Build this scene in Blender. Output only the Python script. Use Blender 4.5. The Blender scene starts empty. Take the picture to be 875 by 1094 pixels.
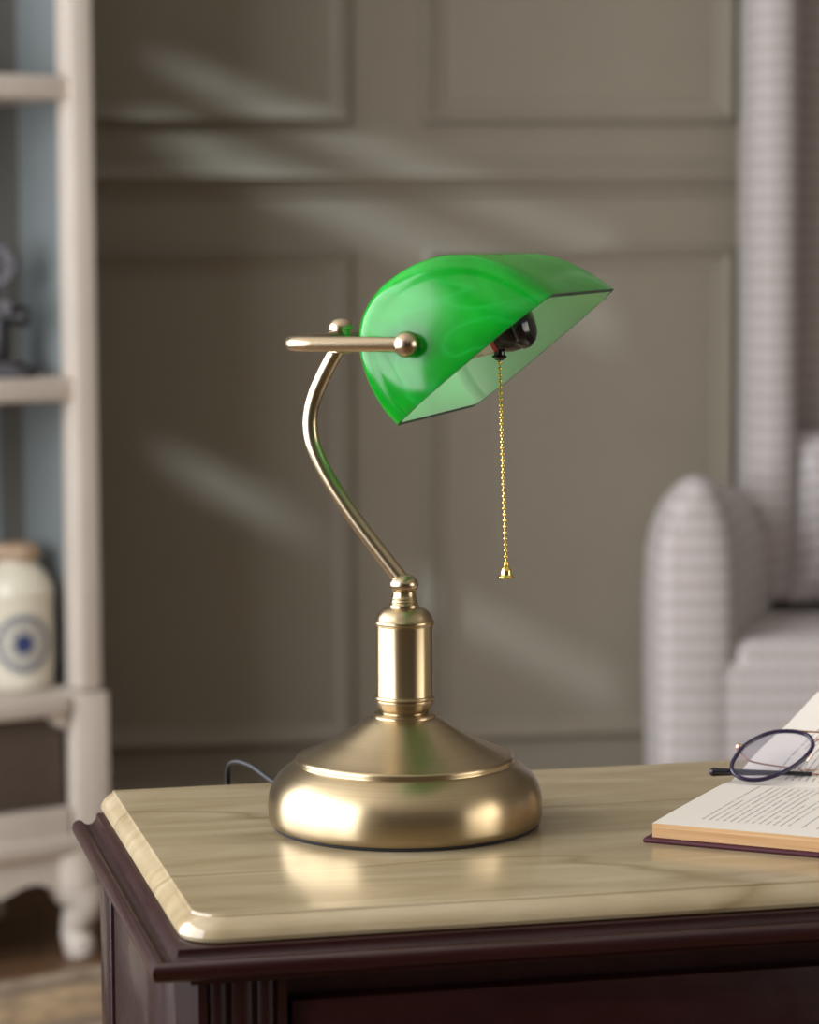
import bpy, bmesh, math, random
from mathutils import Vector, Matrix
random.seed(7)
sc = bpy.context.scene
COL = sc.collection
R = math.radians

# ------------------------------------------------------------------ camera
PITCH, ROLL, FPX = R(5.43), R(0.3), 3000.0
fw = Vector((0, math.cos(PITCH), -math.sin(PITCH)))
r0 = Vector((1, 0, 0)); u0 = r0.cross(fw)
rt = r0 * math.cos(ROLL) - u0 * math.sin(ROLL)
up = r0 * math.sin(ROLL) + u0 * math.cos(ROLL)
cd = bpy.data.cameras.new('camera')
cam = bpy.data.objects.new('camera', cd); COL.objects.link(cam)
m = Matrix((rt, up, -fw)).transposed().to_4x4(); m.translation = Vector((0, 0, 1.1292))
cam.matrix_world = m
cd.sensor_fit = 'VERTICAL'; cd.sensor_height = 36.0; cd.sensor_width = 36.0
cd.lens = FPX / 1094.0 * 36.0
cd.clip_start = 0.05; cd.clip_end = 60
cd.dof.use_dof = True; cd.dof.focus_distance = 1.765; cd.dof.aperture_fstop = 7.5
sc.camera = cam

# ------------------------------------------------------------------ world, exposure
sc.view_settings.view_transform = 'Standard'; sc.view_settings.look = 'None'
sc.view_settings.gamma = 1.0; sc.view_settings.use_curve_mapping = False
sc.view_settings.exposure = 0.0
sc.cycles.use_denoising = True
sc.cycles.max_bounces = 8; sc.cycles.diffuse_bounces = 4; sc.cycles.glossy_bounces = 4
sc.cycles.transmission_bounces = 8; sc.cycles.transparent_max_bounces = 12
sc.cycles.caustics_reflective = False; sc.cycles.caustics_refractive = False
sc.cycles.sample_clamp_indirect = 6.0
wd = bpy.data.worlds.new('world'); sc.world = wd; wd.use_nodes = True
wd.node_tree.nodes['Background'].inputs[0].default_value = (0.75, 0.87, 1.0, 1)
wd.node_tree.nodes['Background'].inputs[1].default_value = 0.6

# room frame: the room is turned 8 degrees against the camera, back wall through (0, 5.2)
YAW = R(8.0)
def room(x, y, z=0.0):
    return Vector((x * math.cos(YAW) - y * math.sin(YAW), 5.2 + x * math.sin(YAW) + y * math.cos(YAW), z))
def area(name, loc, aim, sx, sy, power, color, spread=180):
    ld = bpy.data.lights.new(name, 'AREA'); ld.shape = 'RECTANGLE'; ld.size = sx; ld.size_y = sy
    ld.energy = power; ld.color = color; ld.spread = R(spread)
    o = bpy.data.objects.new(name, ld); COL.objects.link(o); o.location = loc
    o.rotation_euler = (Vector(aim) - Vector(loc)).to_track_quat('-Z', 'Y').to_euler()
    return o
XL, XR, YR, ZC = -2.3, 2.7, -7.4, 2.75
# daylight standing in the left window opening, plus an added warm fill from the right
area('daylight_left', room(XL - 0.06, -3.45, 1.5), room(0, -3.45, 1.5), 3.3, 2.1, 190, (0.94, 0.965, 1.0))
area('fill_right', room(XR + 0.06, -5.5, 1.45), room(0, -5.5, 1.45), 2.6, 1.9, 40, (1.0, 0.93, 0.82), 105)
# added spot outside the left wall; the gobo slits shape it into slanting bands
ld = bpy.data.lights.new('band_spot', 'SPOT'); ld.energy = 1900; ld.color = (0.72, 0.86, 1.0)
ld.spot_size = R(16); ld.spot_blend = 0.6; ld.shadow_soft_size = 0.05
spot_obj = bpy.data.objects.new('band_spot', ld); COL.objects.link(spot_obj)
spot_obj.location = room(-5.6, -2.0, 3.55)
spot_obj.rotation_euler = (room(0.0, -0.02, 1.15) - spot_obj.location).to_track_quat('-Z', 'Y').to_euler()

# ------------------------------------------------------------------ materials
def mat(name, color=(0.5, 0.5, 0.5), rough=0.5, metal=0.0, **kw):
    m = bpy.data.materials.new(name); m.use_nodes = True
    b = m.node_tree.nodes['Principled BSDF']
    b.inputs['Base Color'].default_value = (*color, 1); b.inputs['Roughness'].default_value = rough
    b.inputs['Metallic'].default_value = metal
    for k, v in kw.items(): b.inputs[k.replace('_', ' ')].default_value = v
    return m
class NT:
    def __init__(s, m): s.m = m; s.t = m.node_tree; s.b = s.t.nodes['Principled BSDF']
    def n(s, typ, **kw):
        nd = s.t.nodes.new(typ)
        for k, v in kw.items(): setattr(nd, k, v)
        return nd
    def l(s, a, b): s.t.links.new(a, b)
    def val(s, sock, v):
        if isinstance(v, bpy.types.NodeSocket): s.l(v, sock)
        else: sock.default_value = v
    def math(s, op, a, b=0.0, c=0.0):
        nd = s.n('ShaderNodeMath', operation=op)
        for i, v in enumerate((a, b, c)): s.val(nd.inputs[i], v)
        return nd.outputs[0]
    def coord(s, which='Object', scale=(1, 1, 1), rot=(0, 0, 0), loc=(0, 0, 0)):
        c = s.n('ShaderNodeTexCoord'); mp = s.n('ShaderNodeMapping'); s.l(c.outputs[which], mp.inputs[0])
        mp.inputs['Scale'].default_value = scale; mp.inputs['Rotation'].default_value = rot; mp.inputs['Location'].default_value = loc
        return mp.outputs[0]
    def noise(s, vec, scale, detail=4, rough=0.5, dist=0.0):
        nd = s.n('ShaderNodeTexNoise'); s.l(vec, nd.inputs['Vector'])
        nd.inputs['Scale'].default_value = scale; nd.inputs['Detail'].default_value = detail
        nd.inputs['Roughness'].default_value = rough; nd.inputs['Distortion'].default_value = dist
        return nd.outputs['Fac']
    def ramp(s, fac, stops):
        nd = s.n('ShaderNodeValToRGB'); s.l(fac, nd.inputs[0]); e = nd.color_ramp.elements
        while len(e) < len(stops): e.new(0.5)
        for el, (p, c) in zip(e, stops): el.position = p; el.color = (*c, 1)
        return nd.outputs[0]
    def mix(s, fac, a, b):
        nd = s.n('ShaderNodeMix', data_type='RGBA')
        s.val(nd.inputs[0], fac)
        for sock, v in ((nd.inputs[6], a), (nd.inputs[7], b)):
            if isinstance(v, tuple): sock.default_value = (*v, 1)
            else: s.l(v, sock)
        return nd.outputs[2]
    def bump(s, h, strength=0.2, dist=0.002):
        nd = s.n('ShaderNodeBump'); s.l(h, nd.inputs['Height'])
        nd.inputs['Strength'].default_value = strength; nd.inputs['Distance'].default_value = dist
        s.l(nd.outputs[0], s.b.inputs['Normal']); return nd
    def color(s, c): s.l(c, s.b.inputs['Base Color'])

def noisy(name, c1, c2, rough, scale=20, vscale=(1, 1, 1), bump=0.0, **kw):
    m = mat(name, c1, rough, **kw); n = NT(m)
    f = n.noise(n.coord('Object', vscale), scale, 5, 0.6)
    n.color(n.ramp(f, [(0.3, c1), (0.7, c2)]))
    if bump: n.bump(f, bump)
    return m

M = {}
M['wall'] = noisy('wall_paint', (0.275, 0.240, 0.182), (0.292, 0.256, 0.196), 0.42, 6)
M['room_wall'] = noisy('room_wall_paint', (0.22, 0.19, 0.15), (0.24, 0.21, 0.165), 0.6, 4)
M['rear_wall'] = noisy('rear_wall_paint', (0.055, 0.045, 0.038), (0.065, 0.054, 0.045), 0.7, 4)
M['ceiling'] = noisy('ceiling_paint', (0.74, 0.71, 0.66), (0.78, 0.75, 0.70), 0.8, 3)
M['white_frame'] = noisy('window_paint', (0.6, 0.58, 0.55), (0.65, 0.63, 0.6), 0.5, 8)

def wood_floor():
    m = mat('floor_boards', rough=0.45); n = NT(m)
    v = n.coord('Object')
    br = n.n('ShaderNodeTexBrick'); n.l(v, br.inputs[0]); br.inputs['Scale'].default_value = 1.0
    br.inputs['Brick Width'].default_value = 1.4; br.inputs['Row Height'].default_value = 0.12; br.inputs['Mortar Size'].default_value = 0.003
    br.inputs['Color1'].default_value = (0.13, 0.065, 0.03, 1); br.inputs['Color2'].default_value = (0.19, 0.10, 0.05, 1); br.inputs['Mortar'].default_value = (0.03, 0.015, 0.008, 1)
    f = n.noise(n.coord('Object', (1, 12, 1)), 8, 6)
    n.color(n.mix(n.math('MULTIPLY', f, 0.5), br.outputs[0], (0.07, 0.035, 0.018)))
    return m
M['floor'] = wood_floor()

def rug_mat():
    m = mat('rug_weave', rough=0.95); n = NT(m)
    v = n.coord('Object')
    sx = n.n('ShaderNodeSeparateXYZ'); n.l(v, sx.inputs[0])
    dx = n.math('SUBTRACT', 1.1, n.math('ABSOLUTE', sx.outputs[0])); dy = n.math('SUBTRACT', 1.0, n.math('ABSOLUTE', sx.outputs[1]))
    d = n.math('MINIMUM', dx, dy)
    c = n.ramp(n.math('MULTIPLY', d, 2.0), [(0.0, (0.34, 0.22, 0.12)), (0.06, (0.52, 0.42, 0.30)), (0.14, (0.20, 0.14, 0.09)), (0.20, (0.52, 0.38, 0.22)), (0.45, (0.44, 0.30, 0.16)), (0.55, (0.16, 0.12, 0.09)), (0.62, (0.50, 0.38, 0.24))])
    f = n.noise(v, 26, 3)
    n.color(n.mix(n.ramp(f, [(0.45, (0, 0, 0)), (0.6, (0.6, 0.6, 0.6))]), c, (0.2, 0.13, 0.09)))
    n.bump(n.noise(v, 300, 2), 0.5)
    return m
M['rug'] = rug_mat()

def brass_mat(name, c1, c2, rough, aniso=0.7):
    m = mat(name, c1, rough, 1.0); n = NT(m)
    n.b.inputs['Anisotropic'].default_value = aniso
    t = n.n('ShaderNodeTangent', direction_type='RADIAL', axis='Z'); n.l(t.outputs[0], n.b.inputs['Tangent'])
    f = n.noise(n.coord('Object', (6, 6, 2600)), 1.0, 3, 0.6)
    n.color(n.ramp(f, [(0.3, c1), (0.7, c2)]))
    n.l(n.math('MULTIPLY_ADD', f, 0.08, rough - 0.04), n.b.inputs['Roughness']); n.b.inputs['Anisotropic Rotation'].default_value = 0.25
    return m
M['brass'] = brass_mat('antique_brass', (0.37, 0.285, 0.17), (0.42, 0.325, 0.20), 0.32)
M['brass_tube'] = mat('antique_brass_tube', (0.43, 0.34, 0.225), 0.27, 1.0)
M['gold'] = mat('gold_chain', (0.85, 0.58, 0.16), 0.22, 1.0)
M['black_felt'] = mat('black_felt', (0.012, 0.01, 0.012), 0.9)
M['black_gloss'] = mat('black_bakelite', (0.008, 0.007, 0.008), 0.16)
M['cord'] = mat('black_cord', (0.008, 0.008, 0.009), 0.5, 0.0, Specular_IOR_Level=0.3)

def glass_green():
    m = mat('green_cased_glass', (0.0, 0.3, 0.03), 0.2); n = NT(m)
    v = n.coord('Object', (1.0, 0.4, 1.0), (0.3, 0.2, 0.1))
    w1 = n.noise(v, 9, 2, 0.5, 3.0)                    # slow swirls of the cased layer
    w2 = n.noise(n.coord('Object', (1.0, 0.5, 2.2), (0.2, 0.9, 0.3), (2, 1, 3)), 6, 1, 0.4, 3.0)
    line = n.ramp(n.math('ABSOLUTE', n.math('SUBTRACT', w2, 0.5)), [(0.0, (1, 1, 1)), (0.03, (0.2, 0.2, 0.2)), (0.06, (0, 0, 0))])
    c = n.ramp(w1, [(0.28, (0.0005, 0.085, 0.006)), (0.48, (0.0005, 0.16, 0.007)), (0.62, (0.001, 0.23, 0.012)), (0.78, (0.01, 0.30, 0.04))])
    c = n.mix(n.math('MULTIPLY', line, 0.38), c, (0.02, 0.33, 0.07))
    n.color(c)
    n.b.inputs['Coat Weight'].default_value = 0.32; n.b.inputs['Coat Roughness'].default_value = 0.10
    n.b.inputs['Specular IOR Level'].default_value = 0.38
    tr = n.n('ShaderNodeBsdfTranslucent'); tr.inputs[0].default_value = (0.02, 0.93, 0.14, 1)
    mx = n.n('ShaderNodeMixShader'); mx.inputs[0].default_value = 0.34
    out = n.t.nodes['Material Output']
    n.l(n.b.outputs[0], mx.inputs[1]); n.l(tr.outputs[0], mx.inputs[2]); n.l(mx.outputs[0], out.inputs[0])
    return m
M['green_glass'] = glass_green()
def glass_white():
    m = mat('white_opal_glass', (0.90, 0.98, 0.93), 0.25); n = NT(m)
    tr = n.n('ShaderNodeBsdfTranslucent'); tr.inputs[0].default_value = (0.88, 0.98, 0.94, 1)
    mx = n.n('ShaderNodeMixShader'); mx.inputs[0].default_value = 0.34
    n.l(n.b.outputs[0], mx.inputs[1]); n.l(tr.outputs[0], mx.inputs[2]); n.l(mx.outputs[0], n.t.nodes['Material Output'].inputs[0])
    return m
M['white_glass'] = glass_white()
M['glass_edge'] = mat('green_glass_edge', (0.006, 0.045, 0.022), 0.45, 0.0, Specular_IOR_Level=0.2)

def sleeve_mat():
    m = mat('printed_card', (0.75, 0.68, 0.62), 0.5); n = NT(m)
    c = n.n('ShaderNodeTexCoord'); sx = n.n('ShaderNodeSeparateXYZ'); n.l(c.outputs['UV'], sx.inputs[0])
    U, V = sx.outputs[0], sx.outputs[1]
    red = n.math('MAXIMUM', n.math('GREATER_THAN', V, 0.94), n.math('MULTIPLY', n.math('GREATER_THAN', V, 0.14), n.math('LESS_THAN', V, 0.19)))
    row = n.math('LESS_THAN', n.math('FRACT', n.math('MULTIPLY', U, 26)), 0.45)
    cb = n.n('ShaderNodeCombineXYZ'); n.l(n.math('MULTIPLY', V, 22), cb.inputs[0]); n.l(n.math('FLOOR', n.math('MULTIPLY', U, 26)), cb.inputs[1])
    w = n.math('GREATER_THAN', n.noise(cb.outputs[0], 1.0, 1), 0.46)
    band = n.math('MULTIPLY', n.math('GREATER_THAN', V, 0.28), n.math('LESS_THAN', V, 0.78))
    ink = n.math('MULTIPLY', n.math('MULTIPLY', row, w), band)
    c1 = n.mix(n.math('MULTIPLY', ink, 0.75), (0.74, 0.66, 0.60), (0.12, 0.09, 0.10))
    n.color(n.mix(red, c1, (0.52, 0.05, 0.06)))
    return m
M['sleeve'] = sleeve_mat()

def marble():
    m = mat('cream_marble', rough=0.13); n = NT(m)
    v = n.coord('Object', (1.0, 4.2, 4.2), (0, 0, R(-4)), (0.4, 0.15, 0))
    warp = n.noise(v, 1.5, 2, 0.4, 0.5)
    base = n.ramp(n.noise(v, 5.0, 6, 0.6, 1.2), [(0.25, (0.215, 0.158, 0.085)), (0.42, (0.290, 0.222, 0.130)), (0.56, (0.335, 0.262, 0.158)), (0.75, (0.41, 0.34, 0.23))])
    a = n.math('ABSOLUTE', n.math('SUBTRACT', warp, 0.5))
    vein = n.ramp(a, [(0.0, (1, 1, 1)), (0.005, (0.6, 0.6, 0.6)), (0.014, (0, 0, 0))])
    w2 = n.noise(n.coord('Object', (1.0, 5.0, 5.0), (0, 0, R(-14)), (3, 1, 0)), 1.7, 3, 0.5, 0.8)
    vein2 = n.ramp(n.math('ABSOLUTE', n.math('SUBTRACT', w2, 0.52)), [(0.0, (0.4, 0.4, 0.4)), (0.006, (0.2, 0.2, 0.2)), (0.014, (0, 0, 0))])
    c = n.mix(n.math('MULTIPLY', vein, 0.8), base, (0.20, 0.14, 0.065))
    c = n.mix(n.math('MULTIPLY', vein2, 0.8), c, (0.30, 0.20, 0.10))
    n.color(c)
    n.b.inputs['Specular IOR Level'].default_value = 0.55
    n.l(n.math('MULTIPLY_ADD', n.noise(n.coord('Object'), 9, 4), 0.10, 0.09), n.b.inputs['Roughness'])
    return m
M['marble'] = marble()

def mahogany(name, c1, c2, axis_scale):
    m = mat(name, rough=0.26); n = NT(m)
    f = n.noise(n.coord('Object', axis_scale), 6, 6, 0.6, 0.3)
    n.color(n.ramp(f, [(0.3, c1), (0.7, c2)]))
    n.b.inputs['Coat Weight'].default_value = 0.25; n.b.inputs['Coat Roughness'].default_value = 0.1; n.b.inputs['Specular IOR Level'].default_value = 0.3
    sp = n.noise(n.coord('Object'), 60, 5, 0.7)
    n.l(n.math('MULTIPLY_ADD', sp, 0.22, 0.22), n.b.inputs['Roughness'])
    return m
M['mahogany'] = mahogany('mahogany', (0.013, 0.0020, 0.0020), (0.024, 0.0040, 0.0036), (1, 12, 12))
M['mahogany_upright'] = mahogany('mahogany_upright_grain', (0.010, 0.0022, 0.0023), (0.018, 0.0042, 0.0041), (14, 14, 1))

def page_mat():
    m = mat('printed_page', (0.78, 0.74, 0.68), 0.7); n = NT(m)
    c = n.n('ShaderNodeTexCoord'); sx = n.n('ShaderNodeSeparateXYZ'); n.l(c.outputs['UV'], sx.inputs[0])
    U, V = sx.outputs[0], sx.outputs[1]       # U along a text line (metres), V across the lines (metres)
    lines = n.math('DIVIDE', V, 0.0046)
    idx = n.math('FLOOR', lines); fr = n.math('FRACT', lines)
    row = n.math('MULTIPLY', n.math('GREATER_THAN', fr, 0.32), n.math('LESS_THAN', fr, 0.60))
    wn = n.n('ShaderNodeTexWhiteNoise', noise_dimensions='1D'); n.l(idx, wn.inputs['W'])
    short = n.math('MULTIPLY', n.math('GREATER_THAN', wn.outputs['Value'], 0.86), 0.05)
    end = n.math('SUBTRACT', 0.140, short)
    inside = n.math('MULTIPLY', n.math('GREATER_THAN', U, 0.022), n.math('LESS_THAN', U, end))
    cb = n.n('ShaderNodeCombineXYZ'); n.l(n.math('MULTIPLY', U, 520), cb.inputs[0]); n.l(n.math('MULTIPLY', idx, 7.31), cb.inputs[1])
    word = n.math('GREATER_THAN', n.noise(cb.outputs[0], 1.0, 2), 0.44)
    blank = n.math('GREATER_THAN', wn.outputs['Value'], 0.04)
    vm = n.math('MULTIPLY', n.math('GREATER_THAN', V, 0.0185), n.math('LESS_THAN', V, 0.198))
    ink = n.math('MULTIPLY', n.math('MULTIPLY', row, inside), n.math('MULTIPLY', n.math('MULTIPLY', word, blank), vm))
    n.color(n.mix(n.math('MULTIPLY', ink, 0.62), (0.67, 0.605, 0.54), (0.09, 0.085, 0.10)))
    return m
M['page'] = page_mat()
def edge_mat():
    m = mat('tanned_page_edges', (0.6, 0.4, 0.2), 0.8); n = NT(m)
    f = n.noise(n.coord('Object', (6, 6, 900)), 1.0, 3, 0.6)
    n.color(n.ramp(f, [(0.3, (0.40, 0.21, 0.085)), (0.55, (0.52, 0.31, 0.145)), (0.75, (0.60, 0.40, 0.21))]))
    return m
M['page_edge'] = edge_mat()
M['burgundy'] = noisy('burgundy_cloth', (0.042, 0.006, 0.012), (0.055, 0.008, 0.016), 0.6, 300, Specular_IOR_Level=0.25)
M['rim'] = mat('dark_purple_acetate', (0.016, 0.007, 0.034), 0.22)
M['tip'] = mat('black_acetate', (0.010, 0.008, 0.014), 0.18)
M['rose_gold'] = mat('rose_gold', (0.82, 0.50, 0.40), 0.2, 1.0)
M['clear_pad'] = mat('clear_silicone', (0.9, 0.9, 0.88), 0.15, Transmission_Weight=0.8, IOR=1.3)
def lens_mat():
    m = mat('lens_glass', (1, 1, 1), 0.0); n = NT(m)
    t = n.n('ShaderNodeBsdfTransparent'); t.inputs[0].default_value = (0.93, 0.93, 0.97, 1)
    g = n.n('ShaderNodeBsdfGlossy'); g.inputs['Roughness'].default_value = 0.02; g.inputs[0].default_value = (0.8, 0.8, 1.0, 1)
    mx = n.n('ShaderNodeMixShader'); mx.inputs[0].default_value = 0.06; n.l(t.outputs[0], mx.inputs[1]); n.l(g.outputs[0], mx.inputs[2])
    n.l(mx.outputs[0], n.t.nodes['Material Output'].inputs[0])
    return m
M['lens'] = lens_mat()

def fabric(name, ca, cb):
    m = mat(name, ca, 0.9, Sheen_Weight=0.3); n = NT(m)
    c = n.n('ShaderNodeTexCoord'); sx = n.n('ShaderNodeSeparateXYZ'); n.l(c.outputs['Object'], sx.inputs[0])
    h = n.math('ADD', sx.outputs[0], sx.outputs[1])
    zig = n.math('MULTIPLY', n.math('PINGPONG', h, 0.011), 0.55)
    s1 = n.math('SINE', n.math('MULTIPLY', n.math('ADD', sx.outputs[2], zig), 2 * math.pi / 0.029))
    s2 = n.math('SINE', n.math('MULTIPLY', h, 2 * math.pi / 0.019))
    s = n.math('ADD', n.math('MULTIPLY', s1, 0.26), n.math('MULTIPLY', s2, 0.20))
    f = n.math('ADD', n.math('ADD', s, 0.5), n.math('MULTIPLY', n.math('SUBTRACT', n.noise(c.outputs['Object'], 90, 3), 0.5), 0.5))
    n.color(n.ramp(f, [(0.2, ca), (0.8, cb)]))
    n.bump(f, 0.5, 0.003)
    return m
M['fabric'] = fabric('woven_upholstery', (0.45, 0.395, 0.375), (0.60, 0.545, 0.53))
M['fabric_pillow'] = fabric('woven_pillow', (0.42, 0.38, 0.375), (0.64, 0.60, 0.60))
M['chair_leg'] = noisy('dark_leg_wood', (0.03, 0.016, 0.01), (0.05, 0.028, 0.016), 0.4, 20)
M['white_wood'] = noisy('limed_white_paint', (0.60, 0.52, 0.45), (0.69, 0.61, 0.535), 0.5, 10, (1, 1, 0.3))
M['cab_inside'] = noisy('grey_blue_reflection', (0.20, 0.222, 0.225), (0.22, 0.243, 0.248), 0.35, 6)  # bluish reflection of glass sides put into the colour of solid panels
M['cab_post'] = noisy('daylit_post_tone', (0.26, 0.31, 0.335), (0.29, 0.34, 0.365), 0.35, 6)  # cool daylight put into the colour of the white wood posts
M['cab_recess'] = noisy('dark_recess_tone', (0.10, 0.092, 0.078), (0.115, 0.105, 0.09), 0.4, 6)  # shade of a recess put into the colour of a flat strip
def wicker():
    m = mat('brown_wicker', rough=0.7); n = NT(m)
    v = n.coord('Object', (1, 1, 1))
    b = n.n('ShaderNodeTexBrick'); n.l(n.coord('Object', (60, 1, 60), (R(90), 0, 0)), b.inputs[0])
    b.inputs['Color1'].default_value = (0.12, 0.085, 0.065, 1); b.inputs['Color2'].default_value = (0.17, 0.125, 0.10, 1); b.inputs['Mortar'].default_value = (0.07, 0.05, 0.04, 1)
    b.inputs['Scale'].default_value = 1.0; b.inputs['Mortar Size'].default_value = 0.06
    n.color(b.outputs[0]); n.bump(b.outputs[1], 0.4)
    return m
M['wicker'] = wicker()
M['cream'] = noisy('cream_glaze', (0.62, 0.57, 0.45), (0.68, 0.63, 0.52), 0.22, 8)
M['cork'] = noisy('cork', (0.33, 0.22, 0.14), (0.45, 0.33, 0.23), 0.85, 60)
M['blue_ink'] = mat('blue_print', (0.03, 0.045, 0.13), 0.3)
M['projector'] = mat('dark_bronze', (0.014, 0.012, 0.014), 0.4, 0.3)
M['projector_dark'] = mat('black_metal', (0.012, 0.011, 0.012), 0.35, 0.3)
M['reel'] = mat('pewter_reel', (0.045, 0.038, 0.044), 0.5, 0.3)

# ------------------------------------------------------------------ mesh helpers
def finish(bm, name, mats, parent=None, sharp=35, smooth=True):
    bmesh.ops.recalc_face_normals(bm, faces=bm.faces)
    me = bpy.data.meshes.new(name); bm.to_mesh(me); bm.free()
    for mm in (mats if isinstance(mats, (list, tuple)) else [mats]): me.materials.append(mm)
    if smooth:
        me.polygons.foreach_set('use_smooth', [True] * len(me.polygons))
        me.set_sharp_from_angle(angle=R(sharp))
    o = bpy.data.objects.new(name, me); COL.objects.link(o)
    if parent: o.parent = parent
    return o
def thing(name, label, cat, loc=(0, 0, 0), rz=0, group=None):
    o = bpy.data.objects.new(name, None); COL.objects.link(o); o.empty_display_size = 0.05
    o.location = loc; o.rotation_euler = (0, 0, rz); o['label'] = label; o['category'] = cat
    if group: o['group'] = group
    return o
def struct(o): o['kind'] = 'structure'; return o
def box(bm, x0, x1, y0, y1, z0, z1, bevel=0.0, mi=0, seg=2):
    r = bmesh.ops.create_cube(bm, size=1.0)
    for v in r['verts']:
        v.co = Vector(((x0 + x1) / 2 + v.co.x * (x1 - x0), (y0 + y1) / 2 + v.co.y * (y1 - y0), (z0 + z1) / 2 + v.co.z * (z1 - z0)))
    fs = {f for v in r['verts'] for f in v.link_faces}
    for f in fs: f.material_index = mi
    if bevel:
        es = {e for v in r['verts'] for e in v.link_edges}
        bmesh.ops.bevel(bm, geom=list(es), offset=bevel, segments=seg, affect='EDGES', profile=0.5)
def lathe(bm, prof, n=64, axis=None, cap=True, mi=0):
    """prof: list of (radius, height); axis: 4x4 matrix placing the local z axis."""
    A = axis or Matrix.Identity(4); rings = []
    for r, z in prof:
        if r < 1e-6: rings.append([bm.verts.new(A @ Vector((0, 0, z)))])
        else: rings.append([bm.verts.new(A @ Vector((r * math.cos(2 * math.pi * k / n), r * math.sin(2 * math.pi * k / n), z))) for k in range(n)])
    for a, b in zip(rings, rings[1:]):
        for k in range(n):
            k2 = (k + 1) % n
            if len(a) == 1 and len(b) == 1: continue
            if len(a) == 1: f = bm.faces.new((a[0], b[k2], b[k]))
            elif len(b) == 1: f = bm.faces.new((a[k], a[k2], b[0]))
            else: f = bm.faces.new((a[k], a[k2], b[k2], b[k]))
            f.material_index = mi
    if cap:
        for rg in (rings[0], rings[-1]):
            if len(rg) > 1: bm.faces.new(rg).material_index = mi
    return rings
def catmull(pts, n=8, closed=False):
    P = [Vector(p) for p in pts]; out = []; N = len(P)
    for i in range(N if closed else N - 1):
        if closed: a, b, c, d = P[i - 1], P[i], P[(i + 1) % N], P[(i + 2) % N]
        else: a, b, c, d = P[max(i - 1, 0)], P[i], P[i + 1], P[min(i + 2, N - 1)]
        for k in range(n):
            t = k / n
            out.append(0.5 * ((2 * b) + (c - a) * t + (2 * a - 5 * b + 4 * c - d) * t * t + (3 * b - a - 3 * c + d) * t ** 3))
    if not closed: out.append(P[-1])
    return out
def tube(bm, pts, rad, n=16, closed=False, cap=True, mi=0):
    P = [Vector(p) for p in pts]; N = len(P)
    rads = rad if isinstance(rad, (list, tuple)) else [rad] * N
    def tan(i):
        if closed: return (P[(i + 1) % N] - P[i - 1]).normalized()
        return (P[min(i + 1, N - 1)] - P[max(i - 1, 0)]).normalized()
    t = tan(0); nrm = t.orthogonal().normalized(); rings = []
    for i in range(N):
        t2 = tan(i); q = t.rotation_difference(t2); nrm = (q @ nrm).normalized(); t = t2
        bn = t.cross(nrm).normalized()
        rings.append([bm.verts.new(P[i] + rads[i] * (math.cos(2 * math.pi * k / n) * nrm + math.sin(2 * math.pi * k / n) * bn)) for k in range(n)])
    for i in range(N if closed else N - 1):
        a, b = rings[i], rings[(i + 1) % N]
        off = 0
        if closed and i == N - 1:
            off = min(range(n), key=lambda s: (a[0].co - b[s].co).length)
        for k in range(n):
            bm.faces.new((a[k], a[(k + 1) % n], b[(k + 1 + off) % n], b[(k + off) % n])).material_index = mi
    if cap and not closed:
        bm.faces.new(rings[0]); bm.faces.new(rings[-1])
def fillet(pts, rad, n=6):
    """round the inner corners of a polyline"""
    P = [Vector(p) for p in pts]; out = [P[0]]
    for i in range(1, len(P) - 1):
        d0 = (P[i - 1] - P[i]).normalized(); d1 = (P[i + 1] - P[i]).normalized()
        a = P[i] + d0 * rad; b = P[i] + d1 * rad
        for k in range(n + 1):
            t = k / n; out.append((1 - t) ** 2 * a + 2 * t * (1 - t) * P[i] + t * t * b)
    out.append(P[-1]); return out
def ball(bm, c, r, sx=1, sy=1, sz=1, n=32, m=20, rot=None):
    A = Matrix.Translation(Vector(c)) @ (rot or Matrix.Identity(4)) @ Matrix.Diagonal((sx, sy, sz, 1))
    lathe(bm, [(r * math.sin(math.pi * i / m), -r * math.cos(math.pi * i / m)) if 0 < i < m else (0, -r if i == 0 else r) for i in range(m + 1)], n, A, cap=False)
def prism(bm, outline, y0, y1, bevel=0.0, seg=3):
    """outline in (x, z), pulled along y"""
    a = [bm.verts.new((x, y0, z)) for x, z in outline]; b = [bm.verts.new((x, y1, z)) for x, z in outline]
    n = len(a); fs = [bm.faces.new(a), bm.faces.new(b)]
    for k in range(n): bm.faces.new((a[k], a[(k + 1) % n], b[(k + 1) % n], b[k]))
    if bevel:
        es = {e for f in fs for e in f.edges}
        bmesh.ops.bevel(bm, geom=list(es), offset=bevel, segments=seg, affect='EDGES', profile=0.5)
def to_axis(loc, d):
    d = Vector(d).normalized()
    return Matrix.Translation(Vector(loc)) @ Vector((0, 0, 1)).rotation_difference(d).to_matrix().to_4x4()

# ------------------------------------------------------------------ the room
def room_obj(name, bm, m, sharp=35):
    o = finish(bm, name, m, sharp=sharp); o.location = room(0, 0, 0); o.rotation_euler = (0, 0, YAW); return struct(o)
bm = bmesh.new(); box(bm, XL - 0.1, XR + 0.1, YR - 0.1, 0.1, -0.1, 0.0); room_obj('floor', bm, M['floor'])
bm = bmesh.new(); box(bm, XL - 0.1, XR + 0.1, YR - 0.1, 0.1, ZC, ZC + 0.1); room_obj('ceiling', bm, M['ceiling'])
bm = bmesh.new(); box(bm, XL - 0.1, XR + 0.1, 0.0, 0.1, 0.0, ZC); room_obj('wall_back', bm, M['wall'])
def wall_x(name, xa, xb, y0, y1, holes, m='room_wall'):
    bm = bmesh.new(); cuts = sorted(holes); y = y0
    for (a, b, z0, z1) in cuts:
        box(bm, xa, xb, y, a, 0, ZC); box(bm, xa, xb, a, b, 0, z0); box(bm, xa, xb, a, b, z1, ZC); y = b
    box(bm, xa, xb, y, y1, 0, ZC)
    room_obj(name, bm, M[m])
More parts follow.
